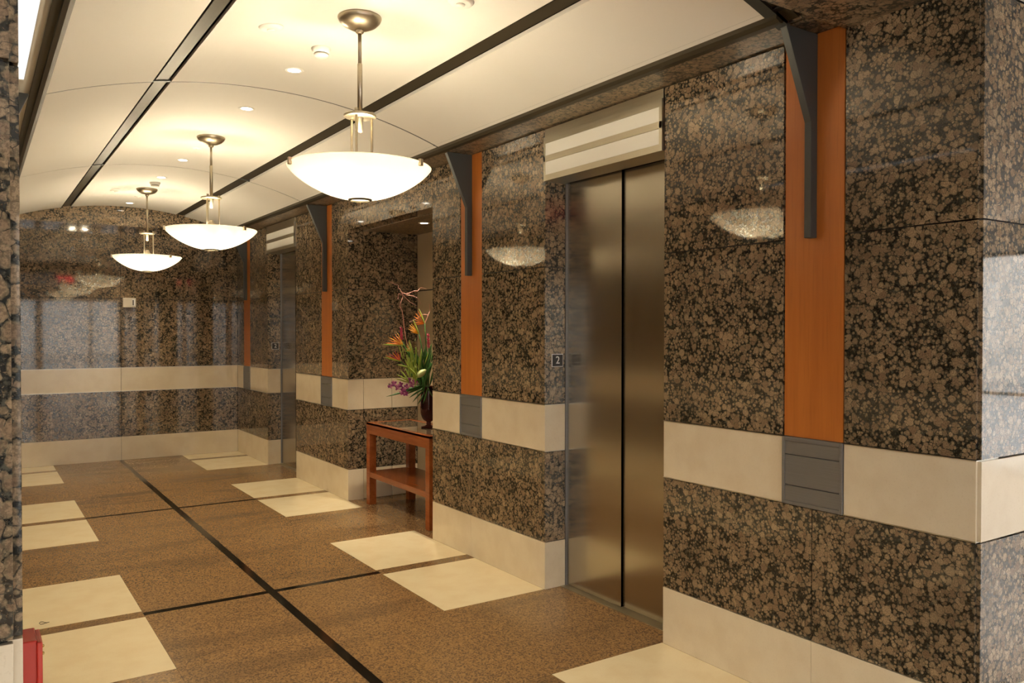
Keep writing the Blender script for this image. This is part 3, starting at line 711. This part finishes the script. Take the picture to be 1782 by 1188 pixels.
# leaves: long dark blades, light lilies, one pale leaf
def leafset(name, label, cat, pts_, mat, wid, y):
    b = pt(*pts_[0][:2], y); t = None; o = MB()
    for (x0, y0, x1, y1) in pts_:
        yy_ = y+rnd.uniform(-.05, .05); petal(o, pt(x0, y0, yy_)-mouth, pt(x1, y1, yy_)-mouth, wid*rnd.uniform(.8, 1.2), mat, rnd.uniform(-.06, .06))
    ob = o.build(name, None, mouth); return tag(ob, label, cat, 'flowers in the vase')
leafset('green_foliage', 'long dark green blade leaves rising behind the flowers', 'leaves',
        [(738, 668, 722, 604), (740, 668, 733, 596), (744, 668, 743, 590), (746, 668, 752, 600), (735, 670, 712, 622), (742, 670, 728, 618), (748, 670, 760, 612), (739, 672, 706, 640), (741, 672, 736, 612), (745, 672, 748, 612), (736, 672, 716, 640), (742, 668, 740, 600)], M['leaf'], .016, VY+.03)
leafset('fern_frond', 'dark drooping fern leaves under the orchids', 'leaves',
        [(738, 672, 706, 686), (738, 674, 712, 692), (740, 676, 718, 700), (742, 676, 726, 704), (736, 670, 700, 680), (744, 676, 736, 702), (740, 672, 672, 690), (744, 674, 758, 696)], M['leaf'], .010, VY-.06)
leafset('lily_bud', 'yellow green lily buds and leaves left of centre in the bouquet', 'leaves',
        [(712, 664, 690, 651), (712, 664, 696, 643), (714, 662, 705, 640), (712, 666, 687, 658), (716, 650, 703, 622), (718, 650, 708, 616), (720, 648, 714, 610), (722, 640, 724, 602), (716, 640, 690, 634), (728, 640, 733, 606), (722, 660, 735, 645), (724, 652, 712, 640)], M['leaf_light'], .0095, VY-.10)
_r = random.Random(11)
def spray(n, cx, cy_, rx, ry, upx):
    out = []
    for i in range(n):
        q = _r.uniform(0, 1); x = cx+rx*(_r.random()-.5)*2*q; y_ = cy_-ry*q
        out.append((x, y_+14, x+(x-cx)*.55+_r.uniform(-6, 6), y_-_r.uniform(6, 18)))
    return out
leafset('green_foliage', 'dense dark green leaves filling the middle of the bouquet', 'leaves', spray(46, 736, 672, 26, 62, 0), M['leaf'], .0125, VY-.02)
leafset('lily_bud', 'bright yellow green lily leaves through the middle of the bouquet', 'leaves', spray(26, 722, 660, 26, 56, 0), M['leaf_light'], .0060, VY-.10)
# a submerged flower seen through the vase
b = pt(738, 700, VY); o = MB()
for (x1, y1) in ((731, 692), (734, 684), (738, 678), (741, 682), (743, 690)): petal(o, Vector((0, 0, 0)), pt(x1, y1, VY)-b, .007, M['orange'])
o.tube([Vector((0, 0, 0)), pt(738, 722, VY)-b], .003, M['leaf_light'], 8)
tag(o.build('bird_of_paradise', None, b), 'red orange flower head submerged inside the vase glass', 'flower', 'flowers in the vase')
leafset('pale_leaf', 'single broad pale green leaf above the vase rim', 'leaf', [(725, 655, 742, 643)], M['leaf_pale'], .034, VY-.13)
leafset('twig_blossom', 'tiny cream buds sprinkled through the greenery', 'buds', [(x, y, x+rnd.uniform(-3, 3), y-4) for x, y in ((700, 612), (708, 622), (715, 600), (722, 593), (718, 630), (710, 634), (704, 645), (727, 612), (732, 620), (712, 607), (724, 640), (698, 628))], M['leaf_pale'], .004, VY-.12)
next(o for o in bpy.data.objects if o.name == 'twig_blossom')['kind'] = 'stuff'
# curly willow
def willow(paths, label, y):
    b = pt(*paths[0][0], y); o = MB()
    for pth in paths:
        P = [pt(px, py, y+(k % 3-1)*.012)-b for k, (px, py) in enumerate(pth)]
        r0 = .0044 if pth is paths[0] else .0031
        # smooth
        Q = []
        for i in range(len(P)-1):
            p0, p1, p2, p3 = P[max(i-1, 0)], P[i], P[i+1], P[min(i+2, len(P)-1)]
            for s_ in range(5):
                u = s_/5; Q.append(.5*((2*p1)+(p2-p0)*u+(2*p0-5*p1+4*p2-p3)*u*u+(3*p1-p0-3*p2+p3)*u**3))
        Q.append(P[-1]); o.tube(Q, [r0*(1-.65*i/len(Q)) for i in range(len(Q))], M['twig'], 7)
    return tag(o.build('willow_branch', None, b), label, 'branch', 'curly willow branches')
willow([[(740, 690), (728, 650), (712, 610), (706, 586), (703, 566), (700, 542), (696, 532), (699, 522), (701, 514), (699, 509)],
        [(699, 509), (696, 503), (693, 500), (693, 496), (688, 495), (681, 491), (673, 488)],
        [(699, 509), (707, 511), (714, 509), (721, 506), (727, 506), (731, 501), (736, 501), (742, 503)],
        [(700, 511), (705, 517), (712, 524), (718, 528), (725, 532)],
        [(699, 512), (694, 511), (693, 517), (692, 521)],
        [(707, 513), (714, 514), (722, 516), (728, 520), (732, 528)]], 'reddish curly willow branch forking at the top left of the bouquet', VY-.02)
willow([[(744, 690), (745, 640), (742, 600), (738, 570), (745, 548), (748, 540), (747, 528)], [(745, 548), (738, 547), (731, 550), (722, 556), (712, 560)]], 'pale curly willow twig rising beside the wall edge', VY+.05)

# glowing strip on the left, made up to give the blown-out white patch
t = thing('added_glow_strip', 'made-up glowing white strip high on the left side above the pillar edge', 'lamp', (-2.85, 4.0, ZTR-.004))
MB().box(-.045, .045, -.99, .85, -.004, .02, M['cove']).build('glow_face', t)
MB().box(.045, .052, -.99, .85, -.008, .02, M['plaster']).box(-.045, .052, .85, .858, -.008, .02, M['plaster']).build('housing', t)

# scrap of string on the nearest left tile
P = []
for (px, py) in ((86, 1082), (81, 1083), (76, 1085), (71, 1086), (68, 1084), (70, 1082), (74, 1081.5), (78, 1082.5), (82, 1083.5)):
    d = fwd+(px-891)/1417.49*rt-(py-594)/1417.49*up; P.append(CAM+d*(-(CAM.z-.002)/d.z))
o = MB().tube([p-P[0] for p in P], .0013, M['joint'], 6).build('string_scrap', None, P[0]); tag(o, 'tiny dark loop of string lying on the left cream floor tile', 'string')
